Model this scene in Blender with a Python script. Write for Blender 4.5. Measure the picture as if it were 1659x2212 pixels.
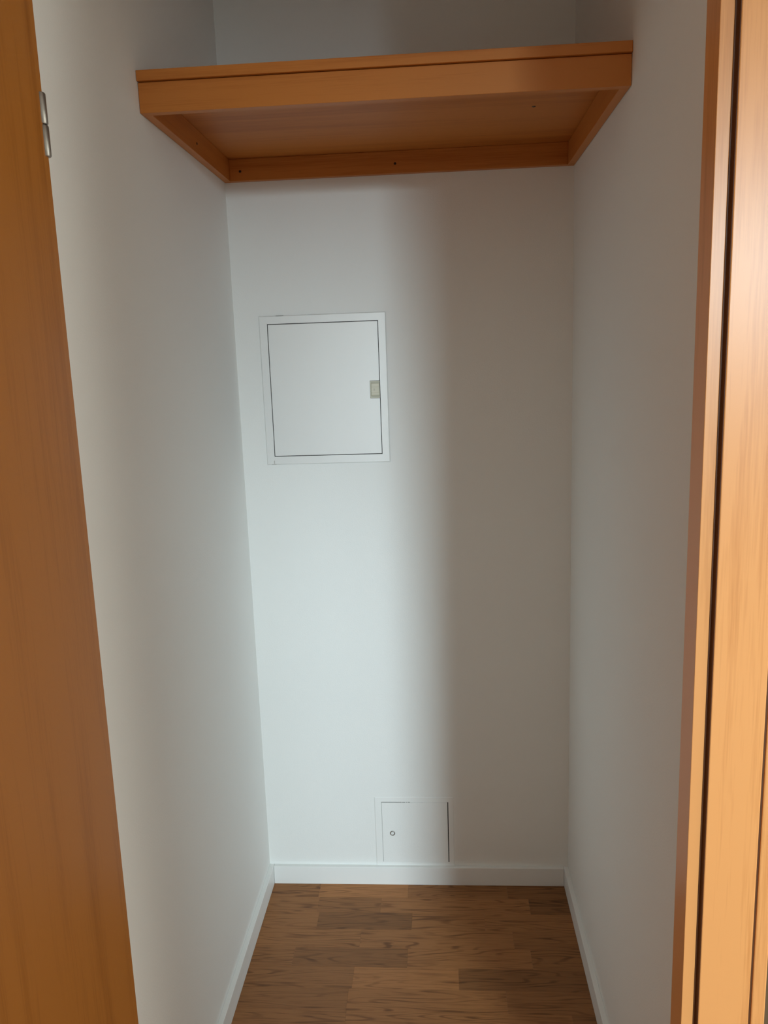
import bpy, bmesh, math, random
from mathutils import Vector, Matrix

# ------------------------------------------------------------------ scene, camera, light
for o in list(bpy.data.objects):
    bpy.data.objects.remove(o, do_unlink=True)
scene = bpy.context.scene
COL = scene.collection
random.seed(7)

# camera (solved from the niche's edges; metres, X right, Y into the niche, Z up)
F_PX, YAW, PITCH, ROLL = 1752.97, -0.0705, 0.1860, -0.0346
CAM = Vector((0.5305, -2.1619, 1.5276))
fwd = Vector((math.sin(YAW) * math.cos(PITCH), math.cos(YAW) * math.cos(PITCH), -math.sin(PITCH)))
r0 = Vector((math.cos(YAW), -math.sin(YAW), 0))
u0 = r0.cross(fwd)
rt = r0 * math.cos(ROLL) + u0 * math.sin(ROLL)
up = -r0 * math.sin(ROLL) + u0 * math.cos(ROLL)
cd = bpy.data.cameras.new('camera')
cd.sensor_fit = 'VERTICAL'; cd.sensor_height = 36.0
cd.lens = F_PX * 36.0 / 2212.0
cd.clip_start = 0.02
cam = bpy.data.objects.new('camera', cd)
M = Matrix((rt, up, -fwd)).transposed().to_4x4(); M.translation = CAM
cam.matrix_world = M
COL.objects.link(cam)
scene.camera = cam

# world: overcast sky outside the hall window
world = bpy.data.worlds.new('sky'); scene.world = world
world.use_nodes = True
bg = world.node_tree.nodes['Background']
bg.inputs['Color'].default_value = (0.75, 0.87, 1.0, 1)
bg.inputs['Strength'].default_value = 0.6

# the hall the picture is taken from (behind the camera): one window on its far wall
HALL_X0, HALL_X1, HALL_Y0 = -0.85, 3.3, -5.0
CEIL = 2.60
WIN = (1.25, 3.15, 0.35, 2.27)          # x0, x1, z0, z1 of the window hole
# bright cloud sky seen through that window, above the roofs opposite
def area(name, loc, size, target, power, color):
    d = bpy.data.lights.new(name, 'AREA'); d.shape = 'RECTANGLE'
    d.size, d.size_y = size; d.energy = power; d.color = color
    o = bpy.data.objects.new(name, d); COL.objects.link(o)
    o.location = loc
    o.rotation_euler = (Vector(target) - Vector(loc)).to_track_quat('-Z', 'Z').to_euler()
    return o
area('window_daylight', (3.98, -9.0, 2.75), (1.35, 1.1), (0.55, -0.6, 1.0), 665, (0.73, 0.915, 1.0))
# added fill lamp at the hall's right end, lifts the niche's shadows
area('hall_fill_light', (HALL_X1 - 0.12, -1.62, 1.3), (0.95, 2.0), (1.0, -3.0, 2.0), 54, (0.97, 1.0, 0.92))

scene.view_settings.view_transform = 'Standard'
scene.view_settings.look = 'None'
scene.view_settings.gamma = 1.0
scene.view_settings.use_curve_mapping = False
scene.view_settings.exposure = 0.0
scene.cycles.max_bounces = 7
scene.cycles.diffuse_bounces = 6
scene.cycles.glossy_bounces = 2
scene.cycles.caustics_reflective = False
scene.cycles.caustics_refractive = False
scene.cycles.adaptive_threshold = 0.03

# ------------------------------------------------------------------ materials
def nmat(name):
    m = bpy.data.materials.new(name); m.use_nodes = True
    nt = m.node_tree
    return m, nt, nt.nodes['Principled BSDF']

def N(nt, t, **kw):
    n = nt.nodes.new(t)
    for k, v in kw.items(): setattr(n, k, v)
    return n

def paint(name, col, rough=0.6, bump=0.05, scale=420.0, var=0.02, spec=0.35):
    m, nt, b = nmat(name)
    L = nt.links.new
    tc = N(nt, 'ShaderNodeTexCoord')
    n1 = N(nt, 'ShaderNodeTexNoise'); n1.inputs['Scale'].default_value = scale; n1.inputs['Detail'].default_value = 0.5
    n2 = N(nt, 'ShaderNodeTexNoise'); n2.inputs['Scale'].default_value = 2.6; n2.inputs['Detail'].default_value = 1
    L(tc.outputs['Object'], n1.inputs['Vector']); L(tc.outputs['Object'], n2.inputs['Vector'])
    mx = N(nt, 'ShaderNodeMix', data_type='RGBA')
    mx.inputs['A'].default_value = tuple(c * (1 - var) for c in col) + (1,)
    mx.inputs['B'].default_value = tuple(min(1, c * (1 + var)) for c in col) + (1,)
    L(n2.outputs['Fac'], mx.inputs['Factor'])
    L(mx.outputs['Result'], b.inputs['Base Color'])
    b.inputs['Roughness'].default_value = rough
    b.inputs['Specular IOR Level'].default_value = spec
    if bump:
        bp = N(nt, 'ShaderNodeBump'); bp.inputs['Strength'].default_value = bump; bp.inputs['Distance'].default_value = 0.002
        L(n1.outputs['Fac'], bp.inputs['Height']); L(bp.outputs['Normal'], b.inputs['Normal'])
    return m

def veneer(name, axis, dark, light, rough=0.38, spec=0.5, offset=(0, 0, 0)):
    """beech veneer: fine grain along `axis`"""
    m, nt, b = nmat(name)
    L = nt.links.new
    tc = N(nt, 'ShaderNodeTexCoord')
    def mapped(s_along, s_across):
        mp = N(nt, 'ShaderNodeMapping')
        s = [s_across] * 3; s[axis] = s_along
        mp.inputs['Scale'].default_value = s
        mp.inputs['Location'].default_value = offset
        L(tc.outputs['Object'], mp.inputs['Vector'])
        return mp.outputs['Vector']
    n1 = N(nt, 'ShaderNodeTexNoise'); n1.inputs['Scale'].default_value = 1; n1.inputs['Detail'].default_value = 3; n1.inputs['Roughness'].default_value = .6
    L(mapped(1.1, 26), n1.inputs['Vector'])
    n2 = N(nt, 'ShaderNodeTexNoise'); n2.inputs['Scale'].default_value = 1; n2.inputs['Detail'].default_value = 1
    L(mapped(14, 420), n2.inputs['Vector'])
    n3 = N(nt, 'ShaderNodeTexNoise'); n3.inputs['Scale'].default_value = 1; n3.inputs['Detail'].default_value = 2
    L(mapped(.7, 5), n3.inputs['Vector'])
    a = N(nt, 'ShaderNodeMath', operation='MULTIPLY_ADD'); a.inputs[1].default_value = .35
    L(n2.outputs['Fac'], a.inputs[0]); L(n1.outputs['Fac'], a.inputs[2])
    c = N(nt, 'ShaderNodeMath', operation='MULTIPLY_ADD'); c.inputs[1].default_value = .6
    L(n3.outputs['Fac'], c.inputs[0]); L(a.outputs[0], c.inputs[2])
    rp = N(nt, 'ShaderNodeValToRGB')
    rp.color_ramp.elements[0].position = .68; rp.color_ramp.elements[0].color = (*dark, 1)
    rp.color_ramp.elements[1].position = 1.0; rp.color_ramp.elements[1].color = (*light, 1)
    L(c.outputs[0], rp.inputs['Fac'])
    L(rp.outputs['Color'], b.inputs['Base Color'])
    b.inputs['Roughness'].default_value = rough
    b.inputs['Specular IOR Level'].default_value = spec
    return m

def oak(name):
    """oak parquet strip, grain along X; every strip reads its own tint / seed"""
    m, nt, b = nmat(name)
    L = nt.links.new
    tc = N(nt, 'ShaderNodeTexCoord')
    at = N(nt, 'ShaderNodeAttribute', attribute_type='OBJECT', attribute_name='tint')
    sd = N(nt, 'ShaderNodeAttribute', attribute_type='OBJECT', attribute_name='seed')
    cmb = N(nt, 'ShaderNodeCombineXYZ')
    L(sd.outputs['Fac'], cmb.inputs['X']); L(sd.outputs['Fac'], cmb.inputs['Z'])
    add = N(nt, 'ShaderNodeVectorMath', operation='ADD')
    L(tc.outputs['Object'], add.inputs[0]); L(cmb.outputs[0], add.inputs[1])
    def mapped(s):
        mp = N(nt, 'ShaderNodeMapping'); mp.inputs['Scale'].default_value = s
        L(add.outputs[0], mp.inputs['Vector']); return mp.outputs['Vector']
    # cathedral figure: contour lines of a stretched noise field
    n1 = N(nt, 'ShaderNodeTexNoise'); n1.inputs['Scale'].default_value = 1; n1.inputs['Detail'].default_value = 2.2; n1.inputs['Roughness'].default_value = .45
    L(mapped((1.5, 15, 1)), n1.inputs['Vector'])
    ml = N(nt, 'ShaderNodeMath', operation='MULTIPLY'); ml.inputs[1].default_value = 120
    L(n1.outputs['Fac'], ml.inputs[0])
    sn = N(nt, 'ShaderNodeMath', operation='SINE'); L(ml.outputs[0], sn.inputs[0])
    r1 = N(nt, 'ShaderNodeValToRGB')
    r1.color_ramp.elements[0].position = .4; r1.color_ramp.elements[0].color = (0, 0, 0, 1)
    r1.color_ramp.elements[1].position = 1.0; r1.color_ramp.elements[1].color = (1, 1, 1, 1)
    L(sn.outputs[0], r1.inputs['Fac'])
    # broken-up pores
    n2 = N(nt, 'ShaderNodeTexNoise'); n2.inputs['Scale'].default_value = 1; n2.inputs['Detail'].default_value = 3; n2.inputs['Roughness'].default_value = .65
    L(mapped((11, 300, 1)), n2.inputs['Vector'])
    n3 = N(nt, 'ShaderNodeTexNoise'); n3.inputs['Scale'].default_value = 1; n3.inputs['Detail'].default_value = 3
    L(mapped((4, 38, 1)), n3.inputs['Vector'])
    r3 = N(nt, 'ShaderNodeValToRGB')
    r3.color_ramp.elements[0].position = .36; r3.color_ramp.elements[1].position = .70
    L(n3.outputs['Fac'], r3.inputs['Fac'])
    p = N(nt, 'ShaderNodeMath', operation='MULTIPLY'); L(r1.outputs['Color'], p.inputs[0]); L(r3.outputs['Color'], p.inputs[1])
    r2 = N(nt, 'ShaderNodeValToRGB')
    r2.color_ramp.elements[0].position = .5; r2.color_ramp.elements[1].position = .78
    L(n2.outputs['Fac'], r2.inputs['Fac'])
    q = N(nt, 'ShaderNodeMath', operation='MULTIPLY_ADD'); q.inputs[1].default_value = .95
    L(r2.outputs['Color'], q.inputs[0]); L(p.outputs[0], q.inputs[2])
    q.use_clamp = True
    base = N(nt, 'ShaderNodeMix', data_type='RGBA')
    base.inputs['A'].default_value = OAK_LIGHT + (1,)
    base.inputs['B'].default_value = OAK_DARK + (1,)
    sc = N(nt, 'ShaderNodeMath', operation='MULTIPLY'); sc.inputs[1].default_value = .72
    L(q.outputs[0], sc.inputs[0]); L(sc.outputs[0], base.inputs['Factor'])
    tint = N(nt, 'ShaderNodeVectorMath', operation='SCALE')
    L(base.outputs['Result'], tint.inputs[0]); L(at.outputs['Fac'], tint.inputs['Scale'])
    L(tint.outputs[0], b.inputs['Base Color'])
    b.inputs['Roughness'].default_value = .45
    b.inputs['Specular IOR Level'].default_value = .25
    return m

def plain(name, col, rough=.5, metal=0.0, spec=.4):
    m, nt, b = nmat(name)
    L = nt.links.new
    tc = N(nt, 'ShaderNodeTexCoord'); n = N(nt, 'ShaderNodeTexNoise')
    n.inputs['Scale'].default_value = 60; n.inputs['Detail'].default_value = 3
    L(tc.outputs['Object'], n.inputs['Vector'])
    mx = N(nt, 'ShaderNodeMix', data_type='RGBA')
    mx.inputs['A'].default_value = tuple(c * .94 for c in col) + (1,)
    mx.inputs['B'].default_value = tuple(min(1, c * 1.06) for c in col) + (1,)
    L(n.outputs['Fac'], mx.inputs['Factor']); L(mx.outputs['Result'], b.inputs['Base Color'])
    b.inputs['Roughness'].default_value = rough; b.inputs['Metallic'].default_value = metal
    b.inputs['Specular IOR Level'].default_value = spec
    return m

OAK_LIGHT, OAK_DARK = (0.33, 0.143, 0.050), (0.085, 0.030, 0.008)
HALLWALL = paint('white_hall_paint', (0.865, 0.865, 0.84), .75, 0, 300, .015, .0)
WALL = paint('white_wall_paint', (0.865, 0.865, 0.84), .75, .10, 300, .015, .25)
CEILM = paint('white_ceiling_paint', (0.87, 0.865, 0.85), .8, 0, 200, .015, .2)
SKIRT = paint('white_skirting_lacquer', (0.87, 0.875, 0.855), .4, .02, 150, .01, .45)
ENAMEL = paint('white_sheet_metal_enamel', (0.86, 0.87, 0.86), .48, .03, 120, .015, .6)
ENAMEL.node_tree.nodes['Principled BSDF'].inputs['Metallic'].default_value = .6   # pearly silver-white lacquer
HATCH = paint('overpainted_hatch', (0.865, 0.865, 0.84), .6, .08, 300, .015, .3)
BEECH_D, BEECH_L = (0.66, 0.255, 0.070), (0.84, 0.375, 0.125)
SHELF_D, SHELF_L = (0.42, 0.128, 0.020), (0.56, 0.20, 0.040)  # beech darker than the frame's, the shelf's dimmer light put into the colour
BEECH_V = veneer('beech_veneer_vertical', 2, BEECH_D, BEECH_L, .33, .46)
BEECH_HEAD = veneer('beech_veneer_horizontal', 0, BEECH_D, BEECH_L, .33, .46)
BEECH_LEAF = veneer('beech_veneer_door_leaf', 2, (0.265, 0.086, 0.011), (0.37, 0.134, 0.022), .38, .32, offset=(3.1, 1.7, .4))  # frame's beech darkened, the leaf's shade put into the colour
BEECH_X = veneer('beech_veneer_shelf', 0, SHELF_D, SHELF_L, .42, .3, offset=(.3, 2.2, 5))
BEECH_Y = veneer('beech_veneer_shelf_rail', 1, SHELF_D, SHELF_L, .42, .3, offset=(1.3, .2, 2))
OAKM = oak('oak_parquet')
SEAL_GROOVE = plain('brown_seal_and_groove_shade', (0.105, 0.034, 0.008), .55)  # for the rubber seal and the painted shade in the casing groove
OUTER_BROWN = plain('outer_strip_brown', (0.12, 0.075, 0.035), .7)
STEEL = plain('satin_nickel', (0.36, 0.34, 0.31), .42, 1.0)
DARK = plain('dark_gap_shade', (0.012, 0.011, 0.010), .8)  # near-black, carries the shade inside gaps
CREAM = plain('cream_plastic', (0.72, 0.70, 0.58), .35)
CREAM_SHADE = plain('cream_plastic_shaded', (0.50, 0.49, 0.40), .4)  # darker copy of the cream, shade of the latch recess put into the colour
SCREWM = plain('burnished_screw', (0.05, 0.03, 0.02), .45, .6)
SCUFF = plain('grey_caulk', (0.50, 0.48, 0.44), .8)

# ------------------------------------------------------------------ helpers
def add_box(bm, x0, x1, y0, y1, z0, z1):
    v = [bm.verts.new((x, y, z)) for x in (x0, x1) for y in (y0, y1) for z in (z0, z1)]
    for f in ((0, 1, 3, 2), (4, 6, 7, 5), (0, 4, 5, 1), (2, 3, 7, 6), (0, 2, 6, 4), (1, 5, 7, 3)):
        bm.faces.new([v[i] for i in f])

def add_cyl(bm, c, axis, r, h, seg=24, r2=None):
    """cylinder from c along axis (0,1,2), length h (signed)"""
    r2 = r if r2 is None else r2
    a, b_ = [(1, 2), (2, 0), (0, 1)][axis]
    rings = []
    for t, rr in ((0, r), (h, r2)):
        ring = []
        for i in range(seg):
            an = 2 * math.pi * i / seg
            p = list(c); p[axis] += t; p[a] += rr * math.cos(an); p[b_] += rr * math.sin(an)
            ring.append(bm.verts.new(p))
        rings.append(ring)
    for i in range(seg):
        j = (i + 1) % seg
        bm.faces.new((rings[0][i], rings[0][j], rings[1][j], rings[1][i]))
    bm.faces.new(rings[0][::-1]); bm.faces.new(rings[1])

def add_prism(bm, prof, axis, a0, a1):
    """closed profile [(p,q)] in the two other axes (in order), extruded along axis"""
    oth = [i for i in range(3) if i != axis]
    rings = []
    for a in (a0, a1):
        ring = []
        for p, q in prof:
            co = [0, 0, 0]; co[axis] = a; co[oth[0]] = p; co[oth[1]] = q
            ring.append(bm.verts.new(co))
        rings.append(ring)
    n = len(prof)
    for i in range(n):
        j = (i + 1) % n
        bm.faces.new((rings[0][i], rings[0][j], rings[1][j], rings[1][i]))
    bm.faces.new(rings[0][::-1]); bm.faces.new(rings[1])

def finish(name, bm, mat, parent=None, bevel=0.0, smooth=False, loc=None, rot=None):
    bmesh.ops.recalc_face_normals(bm, faces=bm.faces)
    me = bpy.data.meshes.new(name); bm.to_mesh(me); bm.free()
    me.materials.append(mat)
    if smooth:
        for p in me.polygons: p.use_smooth = True
    o = bpy.data.objects.new(name, me); COL.objects.link(o)
    if loc is not None: o.location = loc
    if rot is not None: o.rotation_euler = rot
    if parent is not None: o.parent = parent
    if bevel:
        md = o.modifiers.new('bevel', 'BEVEL'); md.width = bevel; md.segments = 2; md.limit_method = 'ANGLE'
    return o

def box(name, mat, x0, x1, y0, y1, z0, z1, parent=None, bevel=0.0):
    bm = bmesh.new(); add_box(bm, x0, x1, y0, y1, z0, z1)
    return finish(name, bm, mat, parent, bevel)

def empty(name, loc, rotz=0):
    o = bpy.data.objects.new(name, None); o.empty_display_size = .05
    o.location = loc; o.rotation_euler = (0, 0, rotz); COL.objects.link(o)
    return o

def tag(o, label, cat, kind=None, group=None):
    o['label'] = label; o['category'] = cat
    if kind: o['kind'] = kind
    if group: o['group'] = group
    return o

W = 0.88                 # niche width
Y_WALL = -1.0127         # niche side walls end here, the door lining begins
Y_STOP = -1.066          # stop face of the door frame
Y_CAS = -1.0740          # front face of the casing
Z_HEAD = 2.45           # underside of the head lining
FR = 1.0127 + 0.055      # depth of the partition wall front face (behind casing)

# ------------------------------------------------------------------ room shell
def structure(o, label, cat): return tag(o, label, cat, 'structure')

def wall_with_hole(name, x0, x1, y0, y1, z0, z1, hole):
    hx0, hx1, hz0, hz1 = hole
    bm = bmesh.new()
    add_box(bm, x0, hx0, y0, y1, z0, z1); add_box(bm, hx1, x1, y0, y1, z0, z1)
    add_box(bm, hx0, hx1, y0, y1, hz1, z1)
    if hz0 > z0: add_box(bm, hx0, hx1, y0, y1, z0, hz0)
    return finish(name, bm, HALLWALL)

structure(box('wall_back', WALL, -.1, W + .1, 0, .1, -.02, CEIL),
          'white painted back wall of the niche with two hatches set in it', 'wall')
structure(box('wall_left', WALL, -.1, 0, Y_WALL, 0, -.02, CEIL),
          'white painted left side wall of the niche beside the open door', 'wall')
structure(box('wall_right', WALL, W, W + .1, Y_WALL, 0, -.02, CEIL),
          'white painted right side wall of the niche in shade', 'wall')
structure(wall_with_hole('wall_front', HALL_X0, HALL_X1, -FR, Y_WALL, -.02, CEIL, (-.03, W + .03, -.02, Z_HEAD + .03)),
          'white wall of the hall around the niche doorway', 'wall')
structure(wall_with_hole('wall_hall_rear', HALL_X0, HALL_X1, HALL_Y0 - .12, HALL_Y0, -.02, CEIL, WIN),
          'white hall wall with the window, behind the viewer', 'wall')
structure(wall_with_hole('hall_light_baffle', HALL_X0, HALL_X1, -3.1, -3.0, -.02, CEIL, (1.22, 2.15, -.02, 2.42)),  # added blocker behind the viewer, its left edge trims the window light
          'unseen white partition with an opening, added to trim the window light', 'wall')
structure(box('wall_hall_left', HALLWALL, HALL_X0 - .1, HALL_X0, HALL_Y0 - .12, Y_WALL, -.02, CEIL),
          'white hall wall on the left of the viewer', 'wall')
structure(box('wall_hall_right', HALLWALL, HALL_X1, HALL_X1 + .1, HALL_Y0 - .12, Y_WALL, -.02, CEIL),
          'white hall wall on the right of the viewer', 'wall')
structure(box('ceiling', CEILM, HALL_X0 - .1, HALL_X1 + .1, HALL_Y0 - .12, .1, CEIL, CEIL + .1),
          'white ceiling above the niche and the hall', 'ceiling')

# floor: oak strips laid across the niche, rows from the back wall towards the viewer
floor = empty('floor', (0, 0, 0))
structure(floor, 'oak strip parquet floor of the niche and hall', 'floor')
sub = box('subfloor', DARK, HALL_X0, HALL_X1, HALL_Y0 - .12, 0, -.03, -.0105, floor)
rows = [0, -.072, -.1365, -.205, -.276, -.345, -.4165, -.4865]
while rows[-1] > -1.16: rows.append(rows[-1] - .0697)
# joints (x) read from the photograph and the shade of every strip between them
known = {
    0: ([.153, .413, .70], [.98, 1.30, 1.0, .84]),
    1: ([.158, .338, .757], [1.0, .92, 1.14, .76]),
    2: ([.166, .428, .628], [1.05, .76, 1.06, 1.08]),
    3: ([.292, .70], [1.08, 1.10, .96]),
    4: ([.122, .4205, .74], [1.0, .84, 1.12, .92]),
    5: ([.286, .5515], [.97, 1.26, .78]),
    6: ([.279, .665], [.94, 1.10, .93]),
    7: ([.281, .8124], [1.02, 1.10, .82]),
}
def strip(x0, x1, y0, y1, tint):
    g = .00004
    bm = bmesh.new()
    cx_, cy_ = (x0 + x1) / 2, (y0 + y1) / 2
    hx, hy = (x1 - x0) / 2 - g, (y1 - y0) / 2 - g
    c = .00018
    lo = [bm.verts.new(p) for p in ((-hx, -hy, -.010), (hx, -hy, -.010), (hx, hy, -.010), (-hx, hy, -.010))]
    mi = [bm.verts.new(p) for p in ((-hx, -hy, -c), (hx, -hy, -c), (hx, hy, -c), (-hx, hy, -c))]
    tp = [bm.verts.new(p) for p in ((-hx + c, -hy + c, 0), (hx - c, -hy + c, 0), (hx - c, hy - c, 0), (-hx + c, hy - c, 0))]
    for a, b_ in ((lo, mi), (mi, tp)):
        for i in range(4):
            j = (i + 1) % 4
            bm.faces.new((a[i], a[j], b_[j], b_[i]))
    bm.faces.new(tp); bm.faces.new(lo[::-1])
    o = finish('plank', bm, OAKM, floor, loc=(cx_, cy_, 0))
    o['tint'] = tint; o['seed'] = random.uniform(0, 60)
    return o
X_L, X_R = 0.0, W
for k in range(len(rows) - 1):
    y1, y0 = rows[k], rows[k + 1]
    xl, xr = (X_L, X_R)
    if k in known: js, ts = known[k]
    else:
        js = []; x = random.uniform(.1, .4)
        while x < xr - .08: js.append(x); x += random.uniform(.22, .42)
        ts = [random.uniform(.85, 1.15) for _ in range(len(js) + 1)]
    xs = [xl] + list(js) + [xr]
    for i in range(len(xs) - 1): strip(xs[i], xs[i + 1], y0, y1, ts[i])
# the hall's part of the same parquet, behind and below the viewer
y = rows[-1]; HALL_END = HALL_Y0
bm = bmesh.new()
while y > HALL_END:
    yn = max(y - .14, HALL_END); x = HALL_X0
    off = random.uniform(.2, .9)
    while x < HALL_X1:
        xn = min(x + off, HALL_X1); off = random.uniform(.6, 1.1)
        add_box(bm, x + .0003, xn - .0003, yn + .0003, y - .0003, -.010, 0); x = xn
    y = yn
o = finish('hall_planks', bm, OAKM, floor); o['tint'] = 1.0; o['seed'] = 3.3; o['kind'] = 'stuff'

# skirting boards
HB, TB = .0567, .0130
def skirting(name, pts, label):
    bm = bmesh.new(); x0, x1, y0, y1 = pts
    add_box(bm, x0, x1, y0, y1, 0, HB)
    o = finish(name, bm, SKIRT, None, .0012)
    return structure(o, label, 'baseboard')
skirting('baseboard_back', (TB + .0006, W - TB - .0006, -TB, 0), 'white skirting board along the back wall under the small hatch')
skirting('baseboard_left', (0, TB, Y_WALL, 0), 'white skirting board along the left niche wall')
skirting('baseboard_right', (W - TB, W, Y_WALL, 0), 'white skirting board along the right niche wall')

# ------------------------------------------------------------------ door frame
frame = empty('trim_1', (W / 2, Y_STOP, 0))
structure(frame, 'beech veneered door frame around the niche opening, seen at the right edge', 'door frame')
FX, FY = W / 2, Y_STOP
def fbox(name, x0, x1, y0, y1, z0, z1, mat=BEECH_V, bevel=.0008, parent=frame):
    return box(name, mat, x0 - FX, x1 - FX, y0 - FY, y1 - FY, z0, z1, parent, bevel)
ZC = Z_HEAD + .0219
REB = .0219                                # stop face plus the seal groove
for side in (1, -1):
    def sx(a): return a if side == 1 else W - a
    def sbox(name, a0, a1, y0, y1, z0, z1, **kw):
        x0, x1 = sorted((sx(a0), sx(a1)))
        return fbox(name, x0, x1, y0, y1, z0, z1, **kw)
    sbox('lining', W - .0004, W + .0167, Y_STOP, Y_WALL - .0002, 0, Z_HEAD)
    ca = sbox('casing', W + REB, W + REB + .0740, Y_CAS, Y_STOP + .008, 0, ZC + .0740, bevel=.0015)
    sbox('casing_edge_strip', W + REB + .0772, W + REB + .0975, Y_CAS, Y_STOP + .002, 0, ZC + .0965, bevel=.002)
    sbox('groove_shade_strip', W + REB + .0742, W + REB + .0770, Y_CAS + .0022, Y_STOP + .002, 0, ZC + .074, mat=SEAL_GROOVE, bevel=0)  # dark strip set in the groove to paint its shade
    sbox('outer_brown_strip', W + REB + .0976, W + REB + .125, Y_STOP - .004, Y_STOP + .0005, 0, ZC + .118, mat=OUTER_BROWN, bevel=0)  # dark brown strip over the wall outside the casing
    # brown rubber seal lying in the rebate corner
    bm = bmesh.new(); prof = []
    x_c, y_c = W + REB - FX, Y_STOP - FY
    for a, b_ in ((0, .006), (-.0052, .006), (-.0052, .0012), (-.0045, .0004), (-.0030, .0004), (-.0016, -.0010), (-.0009, -.0035), (-.0006, -.0070), (0, -.0070)):
        prof.append(((x_c + a) if side == 1 else -(x_c + a), y_c + b_))
    add_prism(bm, prof, 2, 0, Z_HEAD + .012)
    finish('rubber_seal', bm, SEAL_GROOVE, frame)
fbox('head_lining', -.0167, W + .0167, Y_STOP, Y_WALL - .0002, Z_HEAD, Z_HEAD + .028, mat=BEECH_HEAD)
fbox('head_casing', -REB, W + REB, Y_CAS, Y_STOP + .008, ZC, ZC + .0740, mat=BEECH_HEAD, bevel=.0015)
fbox('head_edge_strip', -REB - .0765, W + REB + .0765, Y_CAS, Y_STOP + .002, ZC + .0765, ZC + .0965, mat=BEECH_HEAD, bevel=.002)

# ------------------------------------------------------------------ open door leaf on the left
DOOR_ANG = math.radians(90)
PIN = (0.0318, -1.112, 0)
door = empty('door_1', PIN)
structure(door, 'open beech veneered door leaf standing at the left edge', 'door')
# local frame: leaf runs towards the viewer (-Y); the face seen looks +X
LEAF_L, LEAF_H = .86, 2.44
LIP = .0075
bm = bmesh.new()
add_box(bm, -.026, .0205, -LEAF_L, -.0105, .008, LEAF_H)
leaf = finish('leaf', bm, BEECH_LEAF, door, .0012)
bm = bmesh.new()
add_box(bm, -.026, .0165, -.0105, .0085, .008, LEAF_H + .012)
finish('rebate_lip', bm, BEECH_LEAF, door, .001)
HZ = 1.8295
bm = bmesh.new(); add_cyl(bm, (.0138, .0060, 1.7930), 2, .0050, .0720); hinge = finish('hinge', bm, DARK, door)
hinge['label'] = 'satin nickel hinge with two knuckles'
def knuckle(z0, z1):
    bm = bmesh.new()
    pr = [(z0, .0062), (z0 + .0012, .0072), (z1 - .0012, .0072), (z1, .0062)]
    seg = 24; rings = []
    for z, r in pr:
        rings.append([bm.verts.new((.0138 + r * math.cos(2 * math.pi * i / seg), .0060 + r * math.sin(2 * math.pi * i / seg), z)) for i in range(seg)])
    for a, b_ in zip(rings, rings[1:]):
        for i in range(seg):
            j = (i + 1) % seg
            bm.faces.new((a[i], a[j], b_[j], b_[i]))
    bm.faces.new(rings[0][::-1]); bm.faces.new(rings[-1])
    o = finish('knuckle', bm, STEEL, hinge, 0, True)
    md = o.modifiers.new('edges', 'EDGE_SPLIT'); md.split_angle = math.radians(40)
knuckle(1.7915, 1.8285); knuckle(1.8297, 1.8665)

# ------------------------------------------------------------------ shelf
ZB, ZT = 1.9825, 2.0535
D_AP, D_TOP, TK = .6053, .6117, .0180
shelf = empty('wall_shelf', (W / 2, 0, ZB))
tag(shelf, 'beech veneered box shelf with front apron spanning the niche high up', 'shelf')
def shbox(name, x0, x1, y0, y1, z0, z1, mat=BEECH_X, bevel=.0008, parent=shelf):
    return box(name, mat, x0 - W / 2, x1 - W / 2, y0, y1, z0 - ZB, z1 - ZB, parent, bevel)
ZG = 2.0355
G = .0006
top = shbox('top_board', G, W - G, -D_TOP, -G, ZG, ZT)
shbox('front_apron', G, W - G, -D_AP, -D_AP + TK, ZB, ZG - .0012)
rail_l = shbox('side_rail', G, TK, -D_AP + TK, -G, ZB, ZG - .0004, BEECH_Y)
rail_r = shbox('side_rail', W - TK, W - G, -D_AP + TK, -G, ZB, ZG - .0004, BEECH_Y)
rail_b = shbox('back_rail', TK, W - TK, -TK, -G, ZB, ZG - .0004)
def screw(c, axis, sgn, r=.0032):
    bm = bmesh.new()
    add_cyl(bm, c, axis, r, sgn * .0012, 16, r * .6)
    finish('screw', bm, SCREWM, shelf)
screw((.7435 - W / 2, -.322, ZG - ZB), 2, -1, .0045)
screw((TK - W / 2, -.3024, 2.0035 - ZB), 0, 1)
screw((.0451 - W / 2, -TK, 2.005 - ZB), 1, -1)
screw((.4366 - W / 2, -TK, 2.005 - ZB), 1, -1)

# ------------------------------------------------------------------ fuse box hatch
PX0, PX1, PZ0, PZ1 = .0657, .4000, 1.2566, 1.6492
LX0, LX1, LZ0, LZ1 = .0892, .3778, 1.2806, 1.6262
fuse = empty('fuse_box_panel', ((PX0 + PX1) / 2, 0, PZ0))
tag(fuse, 'white sheet metal fuse box hatch with cream latch on the back wall', 'fuse box')
PCX = (PX0 + PX1) / 2
def pbox(name, x0, x1, y0, y1, z0, z1, mat=ENAMEL, bevel=.0, parent=fuse):
    return box(name, mat, x0 - PCX, x1 - PCX, y0, y1, z0 - PZ0, z1 - PZ0, parent, bevel)
GP = .0018
bm = bmesh.new()
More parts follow.
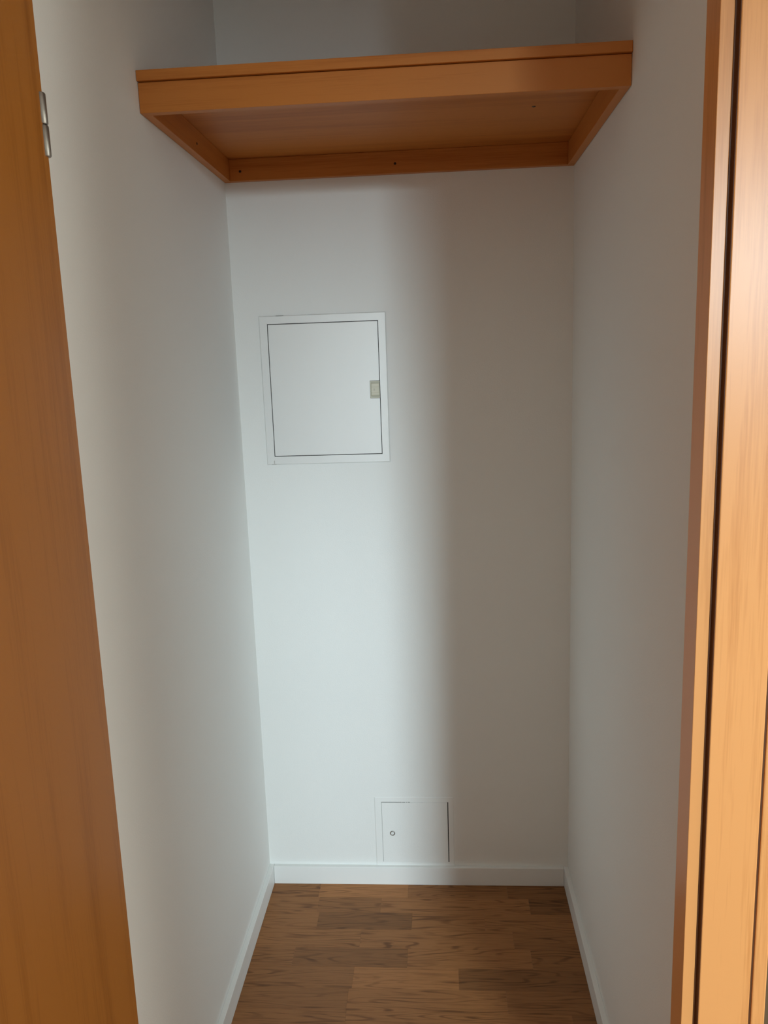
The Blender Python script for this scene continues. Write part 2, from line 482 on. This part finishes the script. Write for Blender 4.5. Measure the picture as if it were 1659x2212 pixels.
# one frame: flat ring with bevelled outer lip
def ring(bm, o, i, y0, y1):
    ox0, ox1, oz0, oz1 = o; ix0, ix1, iz0, iz1 = i
    def vs(r, y): return [bm.verts.new((x - PCX, y, z - PZ0)) for x, z in ((r[0], r[2]), (r[1], r[2]), (r[1], r[3]), (r[0], r[3]))]
    s = .0022
    oo = (ox0 + s, ox1 - s, oz0 + s, oz1 - s)
    a = vs(o, y1); a2 = vs(oo, y0); b_ = vs(i, y0); c = vs(i, y1 + .006)
    for p, q in ((a, a2), (a2, b_), (b_, c)):
        for k in range(4):
            j = (k + 1) % 4
            bm.faces.new((p[k], p[j], q[j], q[k]))
ring(bm, (PX0, PX1, PZ0, PZ1), (LX0 - GP, LX1 + GP, LZ0 - GP, LZ1 + GP), -.0042, -.0006)
bmesh.ops.recalc_face_normals(bm, faces=bm.faces)
finish('frame', bm, ENAMEL, fuse)
pbox('gap_shade_sheet', LX0 - .004, LX1 + .004, -.0010, -.0002, LZ0 - .004, LZ1 + .004, DARK)  # dark sheet behind the door, paints the shade in its gap
# door plate with a notch for the latch on its right edge
KX0, KX1, KZ0, KZ1 = .3530, .3778, 1.4282, 1.4722
bm = bmesh.new()
outl = [(LX0, LZ0), (LX1, LZ0), (LX1, KZ0 - .0008), (KX0 - .0006, KZ0 - .0008), (KX0 - .0006, KZ1 + .0008), (LX1, KZ1 + .0008), (LX1, LZ1), (LX0, LZ1)]
bm2 = [(x - PCX, z - PZ0) for x, z in outl]
add_prism(bm, bm2, 1, -.0044, -.0012)
pdoor = finish('panel_door', bm, ENAMEL, fuse, .0005)
# cream latch: tray, two grip recesses and the slider
lt = pbox('latch', KX0, KX1 + .0004, -.0036, -.0012, KZ0, KZ1, CREAM_SHADE)
pbox('latch_rim', KX0, KX0 + .0016, -.0052, -.0035, KZ0, KZ1, CREAM, 0, lt)
for z0, z1 in ((KZ0, KZ0 + .0022), (KZ1 - .0022, KZ1)):
    pbox('latch_rim', KX0 + .0016, KX1 + .0004, -.0052, -.0035, z0, z1, CREAM, 0, lt)
bm = bmesh.new()
prof = [(-.0035, KZ0 + .0058), (-.0058, KZ0 + .0075), (-.0062, KZ0 + .0130), (-.0050, KZ0 + .0150), (-.0050, KZ0 + .0275),
        (-.0062, KZ0 + .0295), (-.0060, KZ0 + .0365), (-.0035, KZ0 + .0385)]
add_prism(bm, [(y_, z_ - PZ0) for y_, z_ in prof], 0, KX0 + .003 - PCX, KX1 - .0015 - PCX)
sl = finish('latch_slider', bm, CREAM, lt)
pbox('latch_mark', KX0 + .0095, KX0 + .0110, -.00525, -.0049, KZ0 + .0185, KZ0 + .0245, SCUFF, 0, lt)
# scuffs of old caulk on the frame's edge
for x, z, w_, h_ in ((.0855, 1.2598, .0016, .0085), (.079, 1.2572, .012, .0012), (.112, 1.6484, .020, .0010)):
    pbox('caulk_scuff', x, x + w_, -.0047, -.0020, z, z + h_, SCUFF)

# ------------------------------------------------------------------ small inspection hatch above the skirting
HX0, HX1, HZ0, HZ1 = .3200, .5505, .0490, .2762
IX0, IX1, IZ0, IZ1 = .3412, .5325, .0680, .2588
hatch = empty('inspection_hatch', ((HX0 + HX1) / 2, 0, HZ0))
tag(hatch, 'small square overpainted inspection hatch with round lock above the skirting board', 'hatch')
HCX = (HX0 + HX1) / 2
def hbox(name, x0, x1, y0, y1, z0, z1, mat=HATCH, bevel=0.0, parent=hatch):
    return box(name, mat, x0 - HCX, x1 - HCX, y0, y1, z0 - HZ0, z1 - HZ0, parent, bevel)
GH = .0011; GR = .0026
PCX_, PZ0_ = PCX, PZ0
PCX, PZ0 = HCX, HZ0
bm = bmesh.new()
ring(bm, (HX0, HX1, HZ0, HZ1), (IX0 - .0007, IX1 + GR, IZ0 - .0006, IZ1 + .0014), -.0014, -.0002)
finish('frame', bm, HATCH, hatch)
PCX, PZ0 = PCX_, PZ0_
hbox('gap_shade_sheet', IX0 - .003, IX1 + .004, -.0007, -.0001, IZ0 - .003, IZ1 + .004, DARK)  # dark sheet painting the shade in the hatch's gap
hbox('hatch_door', IX0, IX1, -.0026, -.0008, IZ0, IZ1, HATCH, .0005)
# paint bridging parts of the joint
for x0, x1, z0, z1 in ((.4000, .4012, IZ1, IZ1 + .0014), (.4105, .4130, IZ1, IZ1 + .0014), (.4155, .4175, IZ1, IZ1 + .0014),
                       (.4240, IX1, IZ1 + .0003, IZ1 + .0014), (IX0 - .0004, .4920, IZ0 - .0006, IZ0 - .0001)):
    hbox('paint_bridge', x0, x1, -.0015, -.0007, z0, z1, HATCH)
KX, KZ = .3706, .1613
bm = bmesh.new()
R1, R2, seg = .0074, .0050, 32
rings = []
for r, yy in ((R1, -.0026), (R1, -.0040), (R1 - .0006, -.0045), (R2 + .0004, -.0045), (R2, -.0040), (R2, -.0024)):
    rings.append([bm.verts.new((KX - HCX + r * math.cos(2 * math.pi * i / seg), yy, KZ - HZ0 + r * math.sin(2 * math.pi * i / seg))) for i in range(seg)])
for a, b_ in zip(rings, rings[1:]):
    for i in range(seg):
        j = (i + 1) % seg
        bm.faces.new((a[i], a[j], b_[j], b_[i]))
lock = finish('lock_ring', bm, STEEL, hatch, 0, True)
bm = bmesh.new()
add_cyl(bm, (KX - HCX, -.0025, KZ - HZ0), 1, R2 - .0008, -.0006, 24)
core = finish('lock_core', bm, HATCH, lock)
